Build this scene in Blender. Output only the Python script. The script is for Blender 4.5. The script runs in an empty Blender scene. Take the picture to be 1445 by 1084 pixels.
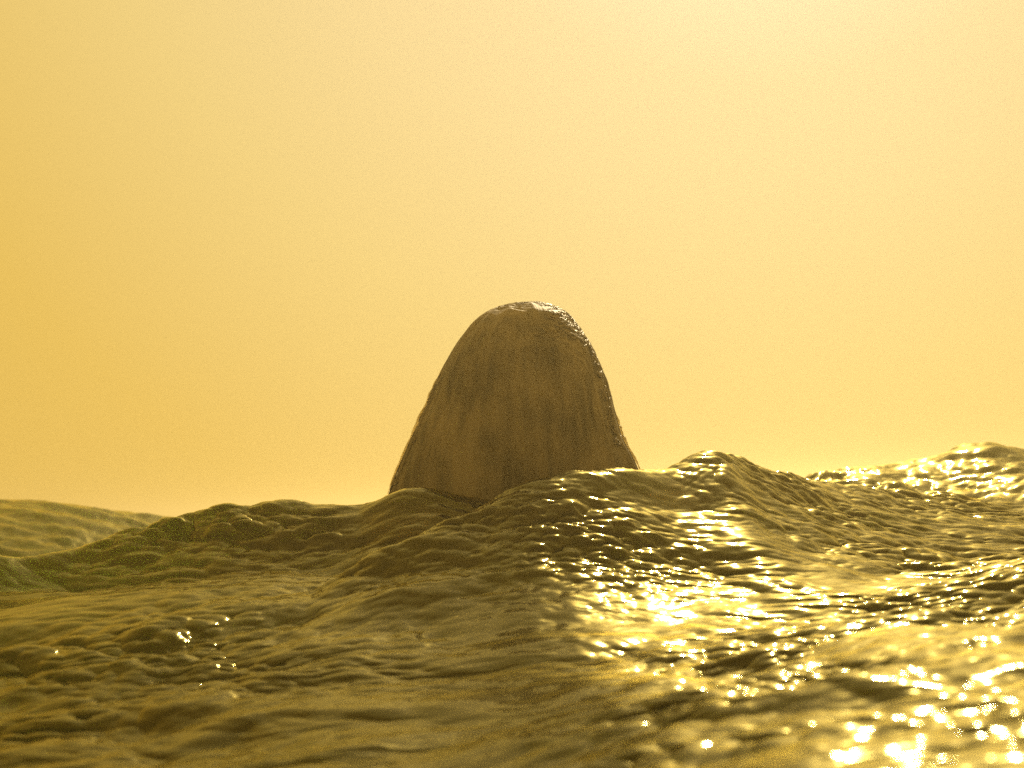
import bpy, bmesh, math, random
import numpy as np
from mathutils import Vector, Matrix

# ------------------------------------------------------------------ camera, sky, sun, exposure
S = bpy.context.scene
COL = S.collection
R = math.radians
CAM_H = 0.135            # camera floats just above the mean water level
PITCH = R(4.7)
ROLL = R(3.0)            # held a little off level: the sea line climbs to the right
HFOV = R(40.0)
SUN_EL, SUN_AZ = R(30.0), R(12.0)          # azimuth measured from +Y (view) towards +X

cam_d = bpy.data.cameras.new('camera')
cam = bpy.data.objects.new('camera', cam_d); COL.objects.link(cam)
cam.matrix_world = Matrix.Translation((0, 0, CAM_H)) @ Matrix.Rotation(R(90) + PITCH, 4, 'X') @ Matrix.Rotation(-ROLL, 4, 'Z')
cam_d.sensor_width = 36; cam_d.angle = HFOV
cam_d.clip_start = 0.02; cam_d.clip_end = 20000
cam_d.dof.use_dof = True; cam_d.dof.focus_distance = 1.6; cam_d.dof.aperture_fstop = 8.0
S.camera = cam

W = bpy.data.worlds.new('World'); S.world = W; W.use_nodes = True
nt = W.node_tree; nt.nodes.clear()
sky = nt.nodes.new('ShaderNodeTexSky'); sky.sky_type = 'NISHITA'; sky.sun_disc = False
sky.sun_elevation = SUN_EL; sky.sun_rotation = SUN_AZ
sky.air_density = 1.0; sky.dust_density = 4.0; sky.ozone_density = 0.0
# thick golden haze: brightness falls off with the angle from the sun, the same all the way round
SUN_V = (math.sin(SUN_AZ) * math.cos(SUN_EL), math.cos(SUN_AZ) * math.cos(SUN_EL), math.sin(SUN_EL))
tcw = nt.nodes.new('ShaderNodeTexCoord')
dot = nt.nodes.new('ShaderNodeVectorMath'); dot.operation = 'DOT_PRODUCT'; dot.inputs[1].default_value = SUN_V
nt.links.new(tcw.outputs['Generated'], dot.inputs[0])
acos = nt.nodes.new('ShaderNodeMath'); acos.operation = 'ARCCOSINE'; nt.links.new(dot.outputs['Value'], acos.inputs[0])
ang = nt.nodes.new('ShaderNodeMath'); ang.operation = 'DIVIDE'; ang.inputs[1].default_value = math.pi; nt.links.new(acos.outputs[0], ang.inputs[0])
ramp = nt.nodes.new('ShaderNodeValToRGB'); ramp.color_ramp.interpolation = 'LINEAR'
HAZE_SKY = [(0, (12, 9.4, 5.0)), (3, (6.5, 5.0, 2.4)), (6, (2.6, 2.0, .95)), (9.5, (.89, .73, .47)), (14, (.87, .68, .36)), (19, (.87, .67, .31)), (26, (.87, .64, .225)), (36, (.83, .54, .11)), (45, (.80, .50, .085)), (90, (.64, .42, .08)), (180, (.56, .39, .11))]
el = ramp.color_ramp.elements
while len(el) < len(HAZE_SKY): el.new(.5)
for e, (d, c) in zip(el, HAZE_SKY): e.position = d / 180; e.color = (c[0] / 12, c[1] / 12, c[2] / 12, 1)
nt.links.new(ang.outputs[0], ramp.inputs[0])
tint = nt.nodes.new('ShaderNodeMix'); tint.data_type = 'RGBA'; tint.blend_type = 'MULTIPLY'
tint.inputs['Factor'].default_value = 1.0
tint.inputs[7].default_value = (.03, .02, .006, 1)     # what little of the open sky comes through the haze
up = nt.nodes.new('ShaderNodeMix'); up.data_type = 'RGBA'; up.blend_type = 'MULTIPLY'; up.inputs['Factor'].default_value = 1.0
up.inputs[7].default_value = (109, 109, 109, 1); up.clamp_result = False
add = nt.nodes.new('ShaderNodeMix'); add.data_type = 'RGBA'; add.blend_type = 'ADD'; add.inputs['Factor'].default_value = 1.0
bg = nt.nodes.new('ShaderNodeBackground'); bg.inputs['Strength'].default_value = 0.10
wo = nt.nodes.new('ShaderNodeOutputWorld')
nt.links.new(sky.outputs[0], tint.inputs[6]); nt.links.new(ramp.outputs[0], up.inputs[6])
nt.links.new(up.outputs[2], add.inputs[6]); nt.links.new(tint.outputs[2], add.inputs[7])
nt.links.new(add.outputs[2], bg.inputs[0]); nt.links.new(bg.outputs[0], wo.inputs[0])

sun_d = bpy.data.lights.new('sun', 'SUN'); sun_d.energy = 4.0; sun_d.angle = R(0.55); sun_d.color = (1.0, 0.80, 0.45)
sun = bpy.data.objects.new('sun', sun_d); COL.objects.link(sun)
SUN_DIR = Vector((math.sin(SUN_AZ) * math.cos(SUN_EL), math.cos(SUN_AZ) * math.cos(SUN_EL), math.sin(SUN_EL)))
sun.rotation_euler = SUN_DIR.to_track_quat('Z', 'Y').to_euler()
sun.location = (1, 3, 4)

S.view_settings.view_transform = 'Standard'; S.view_settings.look = 'None'
S.view_settings.gamma = 1.0; S.view_settings.exposure = 0.0; S.view_settings.use_curve_mapping = False
S.render.engine = 'CYCLES'
S.cycles.use_denoising = False        # the photograph is grainy
S.cycles.max_bounces = 8; S.cycles.sample_clamp_indirect = 2.0

# ------------------------------------------------------------------ helpers
FPX = 722.5 / math.tan(HFOV / 2)
def at(px, py, Y):
    """a point of the place at distance Y ahead of the camera, in its line of sight"""
    u = (px - 722.5) / FPX; v = (542 - py) / FPX
    cr, sr = math.cos(ROLL), math.sin(ROLL); u, v = u * cr + v * sr, -u * sr + v * cr
    c, s = math.cos(PITCH), math.sin(PITCH)
    dy, dz = c - v * s, s + v * c
    k = Y / dy
    return u * k, Y, CAM_H + dz * k

class Perlin:
    def __init__(self, seed):
        r = np.random.RandomState(seed)
        self.p = np.concatenate([r.permutation(256)] * 3)
        a = r.rand(256) * 2 * np.pi
        self.gx, self.gy = np.cos(a), np.sin(a)
    def __call__(self, x, y):
        xi, yi = np.floor(x).astype(np.int64), np.floor(y).astype(np.int64)
        xf, yf = x - xi, y - yi
        xi &= 255; yi &= 255
        u = xf * xf * xf * (xf * (xf * 6 - 15) + 10); v = yf * yf * yf * (yf * (yf * 6 - 15) + 10)
        p = self.p
        def g(ix, iy, fx, fy):
            h = p[p[ix] + iy]
            return self.gx[h] * fx + self.gy[h] * fy
        a = g(xi, yi, xf, yf); b = g(xi + 1, yi, xf - 1, yf)
        c = g(xi, yi + 1, xf, yf - 1); d = g(xi + 1, yi + 1, xf - 1, yf - 1)
        return ((a + u * (b - a)) + v * ((c + u * (d - c)) - (a + u * (b - a)))) * 1.5

def mesh_from(name, V, F, smooth=True):
    me = bpy.data.meshes.new(name)
    V = np.ascontiguousarray(V, np.float32); F = np.ascontiguousarray(F, np.int32)
    me.vertices.add(len(V)); me.vertices.foreach_set('co', V.ravel())
    k = F.shape[1]
    me.loops.add(F.size); me.loops.foreach_set('vertex_index', F.ravel())
    me.polygons.add(len(F)); me.polygons.foreach_set('loop_start', np.arange(0, F.size, k, dtype=np.int32))
    if smooth: me.polygons.foreach_set('use_smooth', np.ones(len(F), bool))
    me.update(calc_edges=True); me.validate()
    return me

def grid_faces(nr, nc, wrap=False):
    i, j = np.meshgrid(np.arange(nr - 1), np.arange(nc if wrap else nc - 1), indexing='ij')
    j2 = (j + 1) % nc
    return np.stack([i * nc + j, i * nc + j2, (i + 1) * nc + j2, (i + 1) * nc + j], -1).reshape(-1, 4)

def obj(name, me, m, parent=None):
    o = bpy.data.objects.new(name, me); COL.objects.link(o)
    if m: me.materials.clear(); me.materials.append(m)
    if parent: o.parent = parent
    return o

def smooth_interp(x, xs, ys, sig=0.012):
    """monotone-safe smooth curve through control points"""
    xs, ys = np.asarray(xs, float), np.asarray(ys, float)
    o = np.argsort(xs); xs, ys = xs[o], ys[o]
    g = np.linspace(xs[0] - .5, xs[-1] + .5, 6000)
    y = np.interp(g, xs, ys)
    st = g[1] - g[0]; n = max(1, int(3 * sig / st)); k = np.exp(-.5 * (np.arange(-n, n + 1) * st / sig) ** 2); k /= k.sum()
    y = np.convolve(np.pad(y, n, 'edge'), k, 'valid')
    return np.interp(x, g, y)

# ------------------------------------------------------------------ the sea: one sheet out to the horizon
def axis(lo_f, hi_f, step, lo, hi, grow=1.06):
    a = list(np.arange(lo_f, hi_f, step))
    s = step; v = a[-1]
    while v < hi: s *= grow; v += s; a.append(v)
    s = step; v = a[0]; b = []
    while v > lo: s *= grow; v -= s; b.append(v)
    return np.array(b[::-1] + a)

def smax(a, b, k):
    h = np.clip(.5 + .5 * (a - b) / k, 0, 1)
    return b + (a - b) * h + k * h * (1 - h)

def ridge(x, y, pts, wf, wb, base, sig=.012, pf=1.5, pb=1.6, ramp=False):
    P = np.array([at(*p) for p in pts])
    Yc = smooth_interp(x, P[:, 0], P[:, 1], .05)
    H = smooth_interp(x, P[:, 0], P[:, 2], sig)
    d = y - Yc
    if not np.isscalar(wf): wf = smooth_interp(x, wf[0], wf[1], .06)
    t = np.where(d < 0, -d / wf, d / wb)
    pr = np.exp(-np.power(np.sqrt(t * t + .0012), np.where(d < 0, pf, pb)))
    if ramp:
        q = np.clip(t, 0, 1.5); lin = np.where(q < 1, 1 - q, 0) ; lin = np.clip(1.04 - np.sqrt(q * q + .0016), 0, 1)
        pr = np.where(d < 0, lin * lin * (.45) + lin * .55, pr)
    return base + (H - base) * pr

def fbm(n, x, y, o=4, g=.5):
    s = 0; a = 1
    for i in range(o):
        s = s + a * n(x * 2 ** i + 17.3 * i, y * 2 ** i - 9.1 * i); a *= g
    return s
N = [Perlin(s) for s in range(40, 52)]

def sea_height(x, y):
    # slow domain warp so that no ridge or ripple is ruler-straight
    wx = x + .05 * fbm(N[0], x * 2.2, y * 2.2, 2); wy = y + .05 * fbm(N[1], x * 2.2, y * 2.2, 2)
    r = np.hypot(x, y)
    far = np.clip((r - 3.5) / 6, 0, 1)
    base = .012 * fbm(N[2], wx * 1.6, wy * 2.6, 3) + .05 * np.clip((x + .05) / .5, 0, 1)
    base = base + np.clip((.12 - x) / .35, 0, 1) * (-.05 + .12 * np.clip((y - .55) / .8, 0, 1)) * np.clip((1.9 - y) / .3, 0, 1)
    base = base - .02 * np.exp(-((y - 1.75) / .25) ** 2)
    swell = .10 * fbm(N[3], x * .11, y * .22, 4, .45)
    base = base * (1 - far) + far * (swell - .06)
    b0 = 0.0
    z = base
    # the long low wave behind, seen at the left
    z = smax(z, ridge(x, y, [(-500, 712, 3.2), (-150, 700, 3.0), (0, 704, 2.9), (60, 706, 2.9), (130, 716, 2.9), (220, 726, 3.0), (320, 745, 3.2), (420, 760, 3.3), (900, 790, 3.4)], .75, .6, b0 - .03, .05), .03)
    # right-hand far ridge with its two humps
    z = smax(z, ridge(x, y, [(500, 790, 2.25), (800, 765, 2.25), (1000, 715, 2.25), (1120, 684, 2.25), (1150, 671, 2.25), (1190, 659, 2.25), (1265, 656, 2.25), (1320, 644, 2.25), (1345, 630, 2.25), (1370, 622, 2.25), (1410, 629, 2.25), (1445, 634, 2.25), (1700, 640, 2.25), (2300, 660, 2.25)], 1.05, .5, b0 - .03, .02, 1.25, 1.6, True), .02)
    # left wave in front of the swimmer
    z = smax(z, ridge(x, y, [(-600, 780, 1.32), (-100, 783, 1.38), (0, 782, 1.42), (60, 778, 1.46), (110, 766, 1.50), (200, 738, 1.54), (280, 716, 1.55), (370, 697, 1.56), (440, 703, 1.57), (520, 704, 1.57), (555, 687, 1.56), (585, 682, 1.56), (640, 694, 1.57), (700, 701, 1.58), (760, 708, 1.6), (860, 730, 1.62), (1100, 760, 1.7)], ((-.8, -.5, -.3, 0), (.17, .18, .24, .26)), .14, b0 - .02, .012, 1.1, 1.2), .010)
    # right wave, its shoulder running down towards the left across the first one
    z = smax(z, ridge(x, y, [(0, 980, 1.10), (150, 935, 1.16), (350, 878, 1.24), (440, 832, 1.28), (520, 787, 1.32), (600, 748, 1.35), (690, 706, 1.41), (720, 686, 1.43), (745, 674, 1.44), (800, 662, 1.46), (890, 663, 1.5), (930, 660, 1.55), (960, 650, 1.6), (985, 634, 1.63), (1002, 624, 1.65), (1025, 637, 1.68), (1070, 654, 1.72), (1140, 676, 1.8), (1250, 690, 1.9), (1445, 705, 1.95), (1800, 730, 2.0)], ((-.6, -.25, 0, .10, .2, .3, .6), (.22, .24, .26, .27, .33, .42, .48)), .14, b0 - .02, .010, 1.12, 1.2), .016)
    near = 1 - far
    fine = np.clip(1 - (r - 3.0) / 3.0, 0, 1)
    smooth_z = z
    # ripple patches, crossing at different angles, crests sharper than troughs
    patch = np.clip(.7 + .9 * fbm(N[4], wx * 3.1, wy * 4.0, 2), .5, 1.3)
    windy = np.clip((x - .02) / .35, 0, 1)
    patch = patch * (1 + 1.0 * windy + .5 * np.clip(-x / .3, 0, 1))
    def rot(th): c, s = math.cos(th), math.sin(th); return wx * c + wy * s, -wx * s + wy * c
    u, v = rot(.24); u2, v2 = rot(-.35)
    rd = lambda q: .35 - np.abs(q)
    pk = np.clip(fbm(N[3], wx * 4.5 + 3, wy * 6.0, 2) * 1.6 + .85, .45, 1.5) + .4 * windy + .5 * np.clip(-x / .3, 0, 1)          # where cat's-paws roughen the skin
    w2x = .012 * N[9](wx * 16, wy * 16); w2y = .012 * N[10](wx * 16, wy * 16)
    rip = .0030 * N[5](u * 8 + w2x * 8, v * 11) + .0030 * patch * N[6](u * 19 + w2y * 19, v * 27 + w2x * 27)
    rip = rip + .0016 * pk * patch * N[7]((u2 + w2x) * 42, (v2 + w2y) * 62) + .0005 * pk * patch * N[11]((u + w2y) * 85, (v + w2x) * 120)
    # left of the swimmer the skin is glassier: long, drawn-out ripples instead of chop
    us, vs = rot(.16); us2, vs2 = rot(.42)
    calm = np.clip((.10 - x) / .30, 0, 1); calm = .5 * calm * calm * (3 - 2 * calm)
    q1 = np.clip(.55 + .8 * N[3](wx * 5, wy * 7), 0, 1.2); q2 = np.clip(.35 + 1.1 * N[4](wx * 6 + 7, wy * 8), 0, 1.3)
    glass = .0052 * N[6](us * 8 + w2y * 16, vs * 17 + w2x * 16) + .0026 * q1 * N[7](us2 * 20 + w2x * 40, vs2 * 42 + w2y * 40) + .0016 * q2 * N[11](us * 42 + w2y * 60, vs * 90 + w2x * 60) + .0007 * q1 * N[2](us2 * 64 + w2x * 70, vs2 * 135 + w2y * 70)
    patchy_green = np.exp(-((x + .52) / .17) ** 2 - ((y - 1.27) / .12) ** 2)
    rip = (rip * (1 - calm) + glass * calm * 2.2) * (1 - .75 * patchy_green)
    rip = rip + .0050 * np.clip((1.25 - y) / .3, 0, 1) * (1 - .6 * windy) * N[0](u * 10 + w2x * 20, v * 15 + w2y * 20)
    rip = rip + .0008 * np.clip((1.45 - y) / .3, 0, 1) * (1 - windy) * N[8](us * 22 + w2x * 50, vs * 50 + w2y * 50)
    z = z + rip * fine
    z = z + near * .0025 * fbm(N[8], wx * 5, wy * 9, 2)
    # broken, lumpy lip along the left crest
    xl = at(110, 740, 1.54)[0]; xr = at(530, 740, 1.54)[0]
    m = np.exp(-((y - 1.52) / .07) ** 2) * np.clip((x - xl - .03) / .08, 0, 1) * np.clip((xr - x) / .10, 0, 1)
    brk = np.clip(.75 + 1.2 * N[2](x * 13 + 5, y * 13), .4, 1.4)
    z = z + m * (.0034 * N[9](wx * 30, wy * 34) + brk * (.0090 * N[10](wx * 40, wy * 44) + .0030 * N[4](wx * 95, wy * 100)))
    m2 = np.exp(-((y - 1.33) / .10) ** 2) * np.exp(-((x - at(830, 760, 1.33)[0]) / .10) ** 2)
    z = z + m2 * .0034 * fbm(N[10], wx * 46, wy * 60, 2)
    return z, smooth_z

# tessellation: finest over the few metres around the swimmer, coarser out to the horizon and all the way round
fa = R(25); A = np.concatenate([np.arange(-fa, fa, R(.068))])
co = np.concatenate([np.arange(fa, math.pi, R(.8)) , np.arange(-math.pi, -fa, R(.8))])
A = np.sort(np.concatenate([A, co]))
rad = [.03]
while rad[-1] < 12000:
    r_ = rad[-1]
    rad.append(r_ * (1.06 if r_ < .42 else 1.0017 if r_ < 2.0 else 1.004 if r_ < 3.2 else 1.012 if r_ < 12 else 1.06))
rad = np.array(rad)
ga, gr = np.meshgrid(A, rad)
gx, gy = gr * np.sin(ga), gr * np.cos(ga)
gz, gsm = sea_height(gx, gy)
nA = len(A)
def polar_grad(z):
    zr = np.gradient(z, axis=0) / np.gradient(gr, axis=0)
    zp = np.concatenate([z[:, -1:], z, z[:, :1]], 1); ap = np.concatenate([[A[-1] - 2 * math.pi], A, [A[0] + 2 * math.pi]])
    za = (zp[:, 2:] - zp[:, :-2]) / (ap[2:] - ap[:-2])[None, :] / gr
    return zr * np.sin(ga) + za * np.cos(ga), zr * np.cos(ga) - za * np.sin(ga)
zx, zy = polar_grad(gz)
chop = .007 * np.clip(1 - (gr - 2.2) / 1.5, 0, 1)          # water heaps up into narrow crests
gx2, gy2 = gx - chop * np.clip(zx, -.6, .6), gy - chop * np.clip(zy, -.6, .6)
def sheet(name, X, Y, Z, c):
    V = np.concatenate([np.stack([X, Y, Z], -1).reshape(-1, 3), [(0, 0, c)]])
    F = grid_faces(len(rad), nA, True)
    F = np.ascontiguousarray(F)
    return mesh_from(name, V[:-1], F)
sea_me = sheet('water', gx2, gy2, gz, 0)

def nodes(name):
    m = bpy.data.materials.new(name); m.use_nodes = True
    t = m.node_tree
    b = t.nodes['Principled BSDF']
    return m, t, b
def nn(t, kind, **kw):
    n = t.nodes.new(kind)
    for k, v in kw.items():
        if k in n.inputs: n.inputs[k].default_value = v
        else: setattr(n, k, v)
    return n

def water_material():
    m, t, b = nodes('sea_water'); L = t.links.new
    tc = nn(t, 'ShaderNodeTexCoord')
    mp = nn(t, 'ShaderNodeMapping'); mp.inputs['Scale'].default_value = (1.3, 2.2, 2.2)
    L(tc.outputs['Object'], mp.inputs[0])
    mp2 = nn(t, 'ShaderNodeMapping'); mp2.inputs['Scale'].default_value = (1, 1.7, 1.7); mp2.inputs['Rotation'].default_value = (0, 0, .22)
    L(tc.outputs['Object'], mp2.inputs[0])
    n2 = nn(t, 'ShaderNodeTexNoise', Scale=110.0, Detail=1.0, Roughness=.5); L(mp2.outputs[0], n2.inputs['Vector'])
    n4 = nn(t, 'ShaderNodeTexNoise', Scale=3.0, Detail=2.0, Roughness=.5); L(mp.outputs[0], n4.inputs['Vector'])
    mr = nn(t, 'ShaderNodeMapRange'); mr.inputs['From Min'].default_value = .35; mr.inputs['From Max'].default_value = .65
    mr.inputs['To Min'].default_value = .01; mr.inputs['To Max'].default_value = .14; L(n4.outputs[0], mr.inputs['Value'])
    bp = nn(t, 'ShaderNodeBump', Strength=.5, Distance=.003); L(n2.outputs[0], bp.inputs['Height']); L(mr.outputs[0], bp.inputs['Strength'])
    t.nodes.remove(b)
    fr = nn(t, 'ShaderNodeFresnel', IOR=1.5); L(bp.outputs[0], fr.inputs['Normal'])
    GOLD = (.98, .87, .38, 1)                                   # golden light put into the gloss colour, deepening the reflected sky
    g1 = nn(t, 'ShaderNodeBsdfGlossy', Roughness=.085, Color=GOLD); g2 = nn(t, 'ShaderNodeBsdfGlossy', Roughness=.40, Color=GOLD)
    rf = nn(t, 'ShaderNodeBsdfRefraction', Roughness=.02, IOR=1.333); rf.inputs['Color'].default_value = (.60, .59, .46, 1)     # dark, murky water: little light comes back up
    for q in (g1, g2, rf): L(bp.outputs[0], q.inputs['Normal'])
    mg = nn(t, 'ShaderNodeMixShader'); mg.inputs[0].default_value = .07; L(g1.outputs[0], mg.inputs[1]); L(g2.outputs[0], mg.inputs[2])
    ms = nn(t, 'ShaderNodeMixShader'); L(fr.outputs[0], ms.inputs[0]); L(rf.outputs[0], ms.inputs[1]); L(mg.outputs[0], ms.inputs[2])
    va = nn(t, 'ShaderNodeVolumeAbsorption'); va.inputs['Color'].default_value = (.76, .74, .22, 1); va.inputs['Density'].default_value = 11.0
    out = [n for n in t.nodes if n.type == 'OUTPUT_MATERIAL'][0]; L(va.outputs[0], out.inputs['Volume']); L(ms.outputs[0], out.inputs['Surface'])
    return m
M_WATER = water_material()
sea = obj('water', sea_me, M_WATER)
sea['kind'] = 'structure'; sea['label'] = 'choppy golden green sea with a wave crest and sun glitter'

# the water turns to silt a hand's depth down
def silt_material():
    m, t, b = nodes('silty_water'); L = t.links.new
    tc = nn(t, 'ShaderNodeTexCoord')
    n1 = nn(t, 'ShaderNodeTexNoise', Scale=2.6, Detail=4.0, Roughness=.55); L(tc.outputs['Object'], n1.inputs['Vector'])
    cr = nn(t, 'ShaderNodeValToRGB')
    cr.color_ramp.elements[0].position = .42; cr.color_ramp.elements[0].color = (.085, .125, .034, 1)
    cr.color_ramp.elements[1].position = .58; cr.color_ramp.elements[1].color = (.070, .078, .022, 1)
    L(n1.outputs[0], cr.inputs[0])
    sx = nn(t, 'ShaderNodeSeparateXYZ'); L(tc.outputs['Object'], sx.inputs[0])
    wob = nn(t, 'ShaderNodeMath', operation='MULTIPLY_ADD'); L(n1.outputs[0], wob.inputs[0]); wob.inputs[1].default_value = .5; L(sx.outputs[0], wob.inputs[2])
    gm = nn(t, 'ShaderNodeMapRange'); gm.inputs['From Min'].default_value = -.02; gm.inputs['From Max'].default_value = -.30; L(wob.outputs[0], gm.inputs['Value'])
    gx_ = nn(t, 'ShaderNodeMix'); gx_.data_type = 'RGBA'; L(gm.outputs[0], gx_.inputs['Factor']); L(cr.outputs[0], gx_.inputs[6]); gx_.inputs[7].default_value = (.26, .48, .17, 1)   # greener water at the left, colour raised for sun glowing through the wave
    L(gx_.outputs[2], b.inputs['Base Color'])
    b.inputs['Roughness'].default_value = .9; b.inputs['Specular IOR Level'].default_value = 0.0
    return m
k_ = np.hanning(41); k_ /= k_.sum()
def blur(a, ax): return np.apply_along_axis(lambda q: np.convolve(np.pad(q, 20, 'edge'), k_, 'valid'), ax, a)
sub = (slice(None, None, 3), slice(None, None, 3))
Xs, Ys, Zs = gx[sub], gy[sub], gsm[sub]
Zs = blur(blur(Zs, 0), 1) - .075 + .045 * np.clip((-Xs - .25) / .2, 0, 1) - .25 * np.clip((gr[sub] - 3) / 10, 0, 1)
silt = obj('silt_layer', mesh_from('silt_layer', np.stack([Xs, Ys, Zs], -1).reshape(-1, 3), grid_faces(Xs.shape[0], Xs.shape[1], False)), silt_material())
silt['kind'] = 'structure'; silt['label'] = 'murky green brown silt suspended under the surface'

# ------------------------------------------------------------------ materials of the swimmer
def hair_material():
    m, t, b = nodes('wet_hair'); L = t.links.new
    tc = nn(t, 'ShaderNodeTexCoord')
    mp = nn(t, 'ShaderNodeMapping'); mp.inputs['Scale'].default_value = (1, 1, .09); L(tc.outputs['Object'], mp.inputs[0])
    n1 = nn(t, 'ShaderNodeTexNoise', Scale=85.0, Detail=5.0, Roughness=.6); L(mp.outputs[0], n1.inputs['Vector'])
    n3 = nn(t, 'ShaderNodeTexNoise', Scale=16.0, Detail=4.0); L(tc.outputs['Object'], n3.inputs['Vector'])
    mix = nn(t, 'ShaderNodeMath', operation='MULTIPLY_ADD'); L(n1.outputs[0], mix.inputs[0]); mix.inputs[1].default_value = .75
    h3 = nn(t, 'ShaderNodeMath', operation='MULTIPLY'); h3.inputs[1].default_value = .95; L(n3.outputs[0], h3.inputs[0]); L(h3.outputs[0], mix.inputs[2])
    cr = nn(t, 'ShaderNodeValToRGB')
    cr.color_ramp.elements[0].position = .66; cr.color_ramp.elements[0].color = (.105, .080, .047, 1)
    cr.color_ramp.elements[1].position = 1.04; cr.color_ramp.elements[1].color = (.27, .21, .145, 1)
    L(mix.outputs[0], cr.inputs[0]); L(cr.outputs[0], b.inputs['Base Color'])
    b.inputs['Roughness'].default_value = .62; b.inputs['IOR'].default_value = 1.45
    b.inputs['Specular IOR Level'].default_value = .14; b.inputs['Coat Weight'].default_value = 0.0
    bp = nn(t, 'ShaderNodeBump', Strength=.5, Distance=.003); L(mix.outputs[0], bp.inputs['Height']); L(bp.outputs[0], b.inputs['Normal'])
    return m
M_HAIR = hair_material()
def skin_material():
    m, t, b = nodes('skin'); L = t.links.new
    n = nn(t, 'ShaderNodeTexNoise', Scale=24.0, Detail=4.0)
    cr = nn(t, 'ShaderNodeValToRGB')
    cr.color_ramp.elements[0].color = (.30, .16, .09, 1); cr.color_ramp.elements[1].color = (.42, .24, .15, 1)
    L(n.outputs[0], cr.inputs[0]); L(cr.outputs[0], b.inputs['Base Color'])
    b.inputs['Roughness'].default_value = .35
    return m
M_SKIN = skin_material()
def plain(name, c, rough):
    m, t, b = nodes(name)
    n = nn(t, 'ShaderNodeTexNoise', Scale=60.0); mx = nn(t, 'ShaderNodeValToRGB')
    mx.color_ramp.elements[0].color = (*[v * .85 for v in c], 1); mx.color_ramp.elements[1].color = (*c, 1)
    t.links.new(n.outputs[0], mx.inputs[0]); t.links.new(mx.outputs[0], b.inputs['Base Color'])
    b.inputs['Roughness'].default_value = rough
    return m
M_CLOTH = plain('swim_fabric', (.03, .03, .035), .6)

# ------------------------------------------------------------------ the swimmer, seen from behind
HY = 1.78                                   # distance of the head
hx, _, TOP = at(745, 430, HY)
swim = bpy.data.objects.new('person', None); COL.objects.link(swim)
swim.location = (hx, HY, 0)
swim['label'] = 'person with long wet hair slicked down, head rising behind the wave crest'
swim['category'] = 'person'

# body: skeleton grown with a skin, head shaped apart, then fused into one continuous surface
T = TOP
def skinned(chains, radii, subdiv=2):
    me = bpy.data.meshes.new('skeleton'); bm = bmesh.new()
    vs = {k: bm.verts.new(p[:3]) for k, p in chains.items()}
    for e in radii: bm.edges.new((vs[e[0]], vs[e[1]]))
    bm.verts.index_update(); bm.to_mesh(me); bm.free()
    o = bpy.data.objects.new('skeleton', me); COL.objects.link(o)
    o.modifiers.new('Skin', 'SKIN')
    if not me.skin_vertices:
        bpy.context.view_layer.objects.active = o; bpy.ops.mesh.customdata_skin_add() if hasattr(bpy.ops.mesh, 'customdata_skin_add') else None
    for i, (k, p) in enumerate(chains.items()):
        sv = me.skin_vertices[0].data[i]; sv.radius = (p[3], p[4] if len(p) > 4 else p[3]); sv.use_root = (k == 'pelvis')
    s = o.modifiers.new('Sub', 'SUBSURF'); s.levels = subdiv; s.render_levels = subdiv
    return o
J = {'pelvis': (0, .0, T - .93, .135, .10), 'waist': (0, .0, T - .76, .115, .088), 'chest': (0, .0, T - .55, .145, .105), 'upper': (0, -.01, T - .41, .11, .085), 'neck': (0, -.008, T - .33, .058), 'neck2': (0, 0, T - .26, .054), 'skull': (0, .01, T - .18, .05)}
E = [('pelvis', 'waist'), ('waist', 'chest'), ('chest', 'upper'), ('upper', 'neck'), ('neck', 'neck2'), ('neck2', 'skull')]
for s, n in ((-1, 'l'), (1, 'r')):
    J.update({n + 'sh': (s * .165, 0, T - .425, .062), n + 'el': (s * .33, .10, T - .62, .043), n + 'wr': (s * .45, .30, T - .60, .028), n + 'pa': (s * .47, .36, T - .60, .040, .016),
              n + 'hip': (s * .10, 0, T - 1.0, .095), n + 'kn': (s * .14, .10, T - 1.42, .058), n + 'an': (s * .13, -.08, T - 1.80, .036), n + 'to': (s * .15, .03, T - 1.93, .03)})
    E += [('upper', n + 'sh'), (n + 'sh', n + 'el'), (n + 'el', n + 'wr'), (n + 'wr', n + 'pa'), ('pelvis', n + 'hip'), (n + 'hip', n + 'kn'), (n + 'kn', n + 'an'), (n + 'an', n + 'to')]
    for f, (dx, ln) in enumerate(((-.028, .075), (-.009, .088), (.010, .083), (.028, .066))):
        a, b_ = n + 'f%d' % f, n + 'g%d' % f
        bx = s * (.47 + .0) + dx
        J[a] = (bx * 1.0 + .1 * dx, .36 + .045, T - .600, .0095); J[b_] = (bx + .25 * dx, .36 + .045 + ln * .8, T - .612, .0075)
        E += [(n + 'pa', a), (a, b_)]
    J[n + 't0'] = (s * .47 - s * .045, .345, T - .605, .0105); J[n + 't1'] = (s * .47 - s * .068, .385, T - .612, .0085)
    E += [(n + 'pa', n + 't0'), (n + 't0', n + 't1')]
skel = skinned(J, E)

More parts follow.
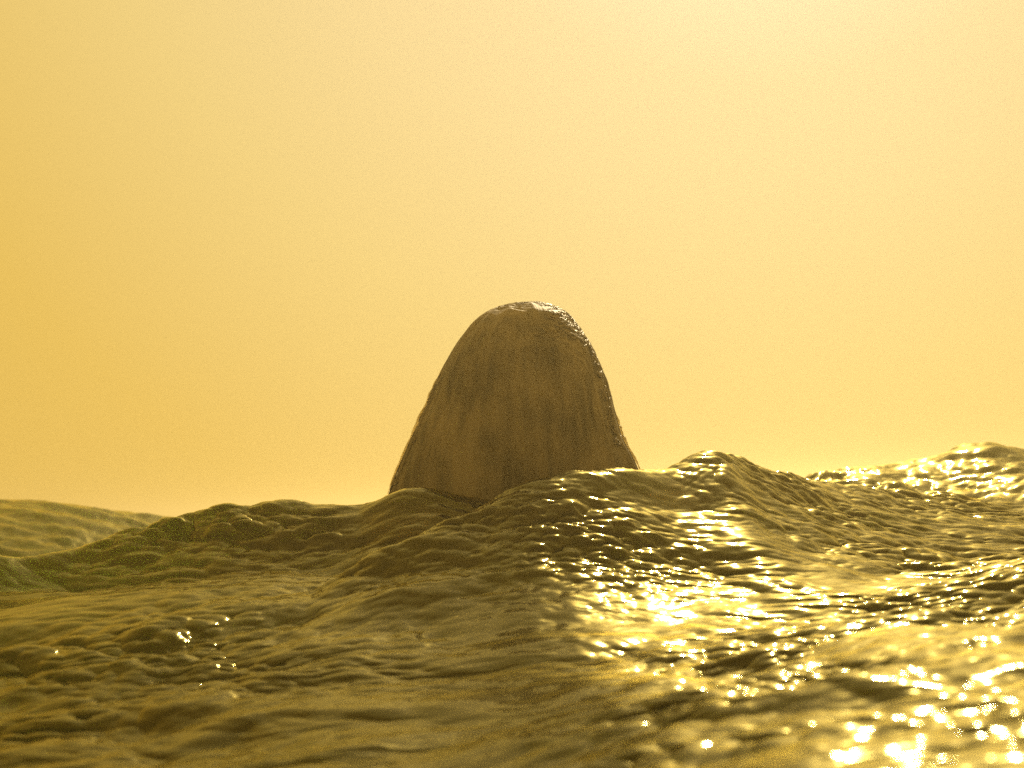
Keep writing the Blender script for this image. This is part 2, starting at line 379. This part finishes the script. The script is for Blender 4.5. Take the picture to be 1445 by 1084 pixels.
def head_mesh():
    nr, nc = 72, 96
    ph = np.linspace(0.001, math.pi - .001, nr)[:, None]; th = np.linspace(0, 2 * math.pi, nc, endpoint=False)[None, :]
    nx, ny, nz = np.sin(ph) * np.cos(th), np.sin(ph) * np.sin(th), np.cos(ph) * np.ones_like(th)
    x, y, z = .074 * nx, .094 * ny, .116 * nz
    jaw = np.clip(-z / .116, 0, 1); x = x * (1 - .28 * jaw); y = y * (1 - .10 * jaw) + .012 * jaw
    fr = np.clip(ny, 0, 1)
    def bump(cx, cz, sx, sz, a): return a * np.exp(-((x - cx) / sx) ** 2 - ((z - cz) / sz) ** 2) * fr
    y = y + bump(0, -.028, .011, .012, .024) + bump(0, -.010, .008, .022, .012)          # nose
    y = y + bump(0, -.062, .022, .005, .006) + bump(0, -.074, .018, .005, .006) - bump(0, -.068, .024, .0025, .004)   # lips
    y = y + bump(0, -.100, .018, .012, .008) + bump(0, .022, .05, .009, .005)             # chin, brow
    for s in (-1, 1): y = y - bump(s * .032, .004, .015, .009, .010) + bump(s * .032, .003, .009, .006, .006)
    V = np.stack([x, y, z], -1)
    return mesh_from('head', V.reshape(-1, 3) + np.array([0, .012, T - .128]), grid_faces(nr, nc, True))
def ear_mesh(s):
    bm = bmesh.new(); bmesh.ops.create_uvsphere(bm, u_segments=16, v_segments=12, radius=1)
    for v in bm.verts:
        v.co = Vector((v.co.x * .010 + s * (.076 + .006 * max(0, -v.co.y)), v.co.y * .019 + .004, v.co.z * .032 + T - .132))
    me = bpy.data.meshes.new('ear'); bm.to_mesh(me); bm.free(); return me
def fused(objs, voxel):
    dg = bpy.context.evaluated_depsgraph_get()
    bm = bmesh.new()
    for o in objs:
        e = o.evaluated_get(dg); me = e.to_mesh(); bm.from_mesh(me); e.to_mesh_clear()
    bmesh.ops.triangulate(bm, faces=bm.faces[:])
    me = bpy.data.meshes.new('body'); bm.to_mesh(me); bm.free()
    tmp = bpy.data.objects.new('fuse', me); COL.objects.link(tmp)
    r = tmp.modifiers.new('R', 'REMESH'); r.mode = 'VOXEL'; r.voxel_size = voxel
    s = tmp.modifiers.new('S', 'SMOOTH'); s.factor = .5; s.iterations = 3
    dg = bpy.context.evaluated_depsgraph_get(); dg.update()
    out = bpy.data.meshes.new_from_object(tmp.evaluated_get(dg))
    for o in list(objs) + [tmp]: bpy.data.objects.remove(o)
    out.polygons.foreach_set('use_smooth', np.ones(len(out.polygons), bool))
    return out
tmp = [skel]
for me in (head_mesh(), ear_mesh(-1), ear_mesh(1)):
    o = bpy.data.objects.new('tmp', me); COL.objects.link(o); tmp.append(o)
body = obj('body', fused(tmp, .0042), M_SKIN, swim)

# hair: a wet mass with combed grooves; outline follows the photographed head
def prof(pts):
    a = np.array(pts, float)
    zs = np.array([at(p[0], p[1], HY)[2] for p in a]); xs = np.array([at(p[0], p[1], HY)[0] for p in a])
    return zs, xs - hx
zl, xl = prof([(745, 430), (722, 431.5), (700, 438), (680, 449), (662, 464), (640, 494), (621, 530), (604, 570), (588, 607), (571, 645), (554, 684), (545, 720), (538, 770)])
zr, xr = prof([(745, 430), (768, 431), (785, 437), (800, 447), (815, 465), (836, 500), (851, 535), (861, 568), (868, 600), (876, 632), (890, 655), (902, 680), (910, 720), (915, 770)])
DL = ((T - zl) / (T - zl[-1])).clip(0, 1) ** (1 / 1.9); DR = ((T - zr) / (T - zr[-1])).clip(0, 1) ** (1 / 1.9)
def soft(d, xs, ys, sig=.022):
    g = np.linspace(-.2, 1.2, 2801); st = g[1] - g[0]; xs = np.asarray(xs); ys = np.asarray(ys)
    y = np.where(g < 0, -np.interp(-g, xs, ys), np.interp(g, xs, ys))
    n = int(3 * sig / st); k = np.exp(-.5 * (np.arange(-n, n + 1) * st / sig) ** 2); k /= k.sum()
    y = np.convolve(np.pad(y, n, 'edge'), k, 'valid')
    return np.interp(d, g, y)
n0 = Perlin(7); n1 = Perlin(8); n2 = Perlin(9); n3 = Perlin(11)
def hair_surface(d, th):
    """d: 0 crown .. 1 ends; th: angle, 0 = right, -90 deg = towards the camera. returns x, y, z"""
    zz = T - (d ** 1.9) * (T - zl[-1])
    wl = soft(d, DL, -xl); wr = soft(d, DR, xr)
    c, s = np.cos(th), np.sin(th)
    w = np.where(c > 0, wr, wl)
    depth_b = soft(d, [0, .1, .25, .45, .7, 1], [0, .045, .105, .132, .138, .134])
    depth_f = soft(d, [0, .1, .25, .40, .5, 1], [0, .045, .095, .100, .03, .015])
    x = w * c; y = np.where(s < 0, depth_b * s, depth_f * s)
    return x, y, zz
nr, nc = 420, 520
dd = np.linspace(0, 1, nr)[:, None] * np.ones((1, nc)); tt = np.linspace(-math.pi, math.pi, nc, endpoint=False)[None, :] * np.ones((nr, 1))
hxv, hyv, hzv = hair_surface(dd, tt)
P0 = np.stack([hxv, hyv, hzv], -1)
def normals(P):
    du = np.gradient(P, axis=0); dv = np.roll(P, -1, 1) - np.roll(P, 1, 1)
    n = np.cross(dv, du); l = np.linalg.norm(n, axis=-1, keepdims=True); n /= np.maximum(l, 1e-12)
    s = np.sign((n[..., 0] * P[..., 0] + n[..., 1] * P[..., 1]).sum()); return n * s
Nn = normals(P0)
Nn[0] = (0, 0, 1)
fall = np.clip((dd - .05) / .25, 0, 1)
th_w = tt + .18 * n0(tt * 1.2, dd * 3) 
pr = .0030 * n0(np.cos(th_w) * 4 + 3, dd * 1.6 + 5 + np.sin(th_w) * 4) * fall
sidew = .55 + .45 * np.abs(np.cos(tt)) ** 2
pr += (.0020 * n1(th_w * 7, dd * 2.2) + .0006 * n2(th_w * 26, dd * 3.5)) * fall * sidew
# water film crinkled over the crown and the right shoulder of the head
wx_, wz_ = hxv, hzv - T
cr = np.clip((wx_ + .035) / .05, 0, 1) * np.clip((.115 + wz_ + .0 * wx_) / .05, 0, 1)
cr = np.maximum(cr, .9 * np.clip((.03 + wz_) / .02, 0, 1))
cr = cr * cr * (3 - 2 * cr) * np.clip(.6 + 1.2 * n0(wx_ * 22 + 9, wz_ * 22), 0, 1)
ua, ub = wx_ * 48 + hyv * 20, wz_ * 70 + hyv * 40
ridged = 1 - np.abs(n3(ua + .6 * n1(ua * .5, ub * .5), ub))*1.6
pr += cr * (.0016 * np.clip(ridged, 0, 1) ** 2 + .0006 * n2(ua * 2.3, ub * 2.3))
P1 = P0 + Nn * pr[..., None]
hair_me = mesh_from('hair', P1.reshape(-1, 3), grid_faces(nr, nc, True))
hair = obj('hair', hair_me, M_HAIR, swim)

# separate wet locks lying on the mass, each a tapered strand
def lock(th0, th1, d0, d1, w, lift, seed, lump=0.0):
    rr = random.Random(seed); n, k = 46, 8
    V = []
    nz = Perlin(seed + 300)
    for i in range(n):
        f = i / (n - 1)
        d = np.array([d0 + (d1 - d0) * f]); th = np.array([th0 + (th1 - th0) * f + .03 * float(nz(np.array([f * 3.]), np.array([.5]))[0])])
        x, y, z = (float(v[0]) for v in hair_surface(d, th))
        o = Vector((math.cos(th[0]), math.sin(th[0]), .12)).normalized(); side = Vector((-o.y, o.x, 0)).normalized()
        wv = w * (math.sin(math.pi * min(1, f * 3 + .02) * .5)) * (1 - .75 * f ** 3) * (1 + lump * float(nz(np.array([f * 14.]), np.array([7.3]))[0]))
        c = Vector((x, y, z)) + o * lift * (.6 + .4 * f)
        for j in range(k):
            a = 2 * math.pi * j / k
            V.append(c + side * (wv * math.cos(a)) + o * (wv * .45 * math.sin(a)))
    F = grid_faces(n, k, True)
    return mesh_from('hair_lock', np.array([tuple(v) for v in V]), F)
rnd = random.Random(5)
def film_material():
    m, t, b = nodes('water_on_hair'); L = t.links.new
    b.inputs['Base Color'].default_value = (.92, .74, .38, 1); b.inputs['Transmission Weight'].default_value = .85
    b.inputs['IOR'].default_value = 1.33; b.inputs['Roughness'].default_value = .08
    n = nn(t, 'ShaderNodeTexNoise', Scale=160.0, Detail=3.0); bp = nn(t, 'ShaderNodeBump', Strength=.6, Distance=.002)
    L(n.outputs[0], bp.inputs['Height']); L(bp.outputs[0], b.inputs['Normal'])
    return m
M_FILM = film_material()
for (a0, a1, d0, d1, w, lift, lump) in ((192, 197, .42, 1.0, .0050, .0005, .3), (-12, -8, .40, .99, .0046, .0005, .4), (-20, -19, .44, 1.0, .0050, -.001, .3), (206, 204, .5, 1.0, .0045, -.001, .3)):
    obj('hair_lock', lock(R(a0), R(a1), d0, d1, w, lift, rnd.randrange(9999), lump), M_HAIR, swim)
for (a0, a1, d0, d1, w, lift, lump) in ((177, 181, .48, .88, .0050, .0032, .9), (-2, 0, .68, .86, .0062, .0036, .7), (10, 4, .30, .62, .0030, .0008, 1.0)):
    obj('water_film', lock(R(a0), R(a1), d0, d1, w, lift, rnd.randrange(9999), lump), M_FILM, swim)

# fine wet strands and runnels that wrap the crown and the sides, each lit along its upper edge
def strands(specs, seed):
    rr = random.Random(seed); VV, FF, base = [], [], 0
    for (tlo, thi, dlo, dhi, slo, shi, rlo, rhi, cnt, drift) in specs:
        for q in range(cnt):
            t0 = R(rr.uniform(tlo, thi)); sp = R(rr.uniform(slo, shi)); d0 = dlo + (dhi - dlo) * rr.random() ** .8
            dr = rr.uniform(-drift, drift); rad0 = rr.uniform(rlo, rhi); nz = Perlin(rr.randrange(9999)); n, k = 22, 5
            f = np.linspace(0, 1, n); wob = nz(f * 3.2, np.full(n, .37)); wob2 = nz(f * 7.0, np.full(n, 3.1))
            th = t0 + sp * (f - .5); d = np.clip(d0 + dr * (f - .5) + .020 * wob + .008 * wob2, .03, .98)
            x, y, z = hair_surface(d, th)
            ox, oy = np.cos(th), np.sin(th); up = np.clip(1.2 - d * 2.2, .1, 1)
            o = np.stack([ox, oy, up], -1); o /= np.linalg.norm(o, axis=1, keepdims=True)
            c = np.stack([x, y, z], -1) + o * .0012
            tg = np.gradient(c, axis=0); tg /= np.maximum(np.linalg.norm(tg, axis=1, keepdims=True), 1e-9)
            sd = np.cross(tg, o)
            w = rad0 * np.sin(np.pi * np.clip(f, .02, .98)) ** .5 * (1 + .4 * wob2)
            for j in range(k):
                a = 2 * math.pi * j / k
                VV.append(c + sd * (w * math.cos(a))[:, None] + o * (w * math.sin(a))[:, None])
            g = np.arange(n * k).reshape(k, n)
            for j in range(k):
                a_, b_ = g[j], g[(j + 1) % k]
                FF.append(np.stack([a_[:-1], a_[1:], b_[1:], b_[:-1]], -1) + base)
            base += n * k
    return mesh_from('wet_strands', np.concatenate(VV), np.concatenate(FF))
def strand_material():
    m, t, b = nodes('wet_strand'); L = t.links.new
    n = nn(t, 'ShaderNodeTexNoise', Scale=90.0, Detail=3.0); cr = nn(t, 'ShaderNodeValToRGB')
    cr.color_ramp.elements[0].color = (.10, .065, .022, 1); cr.color_ramp.elements[1].color = (.24, .165, .06, 1)
    L(n.outputs[0], cr.inputs[0]); L(cr.outputs[0], b.inputs['Base Color'])
    b.inputs['Roughness'].default_value = .46; b.inputs['IOR'].default_value = 1.45; b.inputs['Specular IOR Level'].default_value = .40
    return m
ws = obj('wet_strands', strands([(-62, 15, .07, .44, 14, 40, .0005, .0012, 105, .08), (-175, -60, .05, .13, 15, 40, .0004, .0008, 22, .04),
    (-30, 5, .35, .80, 6, 20, .0005, .0011, 60, .08), (178, 200, .48, .92, 4, 12, .0006, .0013, 70, .03)], 21), strand_material(), swim)
ws['kind'] = 'stuff'

# ------------------------------------------------------------------ sunlit mist over the water
bm = bmesh.new(); bmesh.ops.create_cube(bm, size=1)
for v in bm.verts:
    v.co = Vector((v.co.x * 6000, 3500 + v.co.y * 13000, -2.0 if v.co.z < 0 else .62))
me = bpy.data.meshes.new('haze'); bm.to_mesh(me); bm.free()
hz = bpy.data.materials.new('sea_mist'); hz.use_nodes = True; t = hz.node_tree; t.nodes.clear()
pv = t.nodes.new('ShaderNodeVolumePrincipled'); pv.inputs['Color'].default_value = (1, .86, .50, 1)
pv.inputs['Density'].default_value = .028; pv.inputs['Anisotropy'].default_value = .72
ou = t.nodes.new('ShaderNodeOutputMaterial'); t.links.new(pv.outputs[0], ou.inputs['Volume'])
haze = obj('haze', me, hz); haze['kind'] = 'stuff'; haze['label'] = 'thin golden sea mist in the low sun'
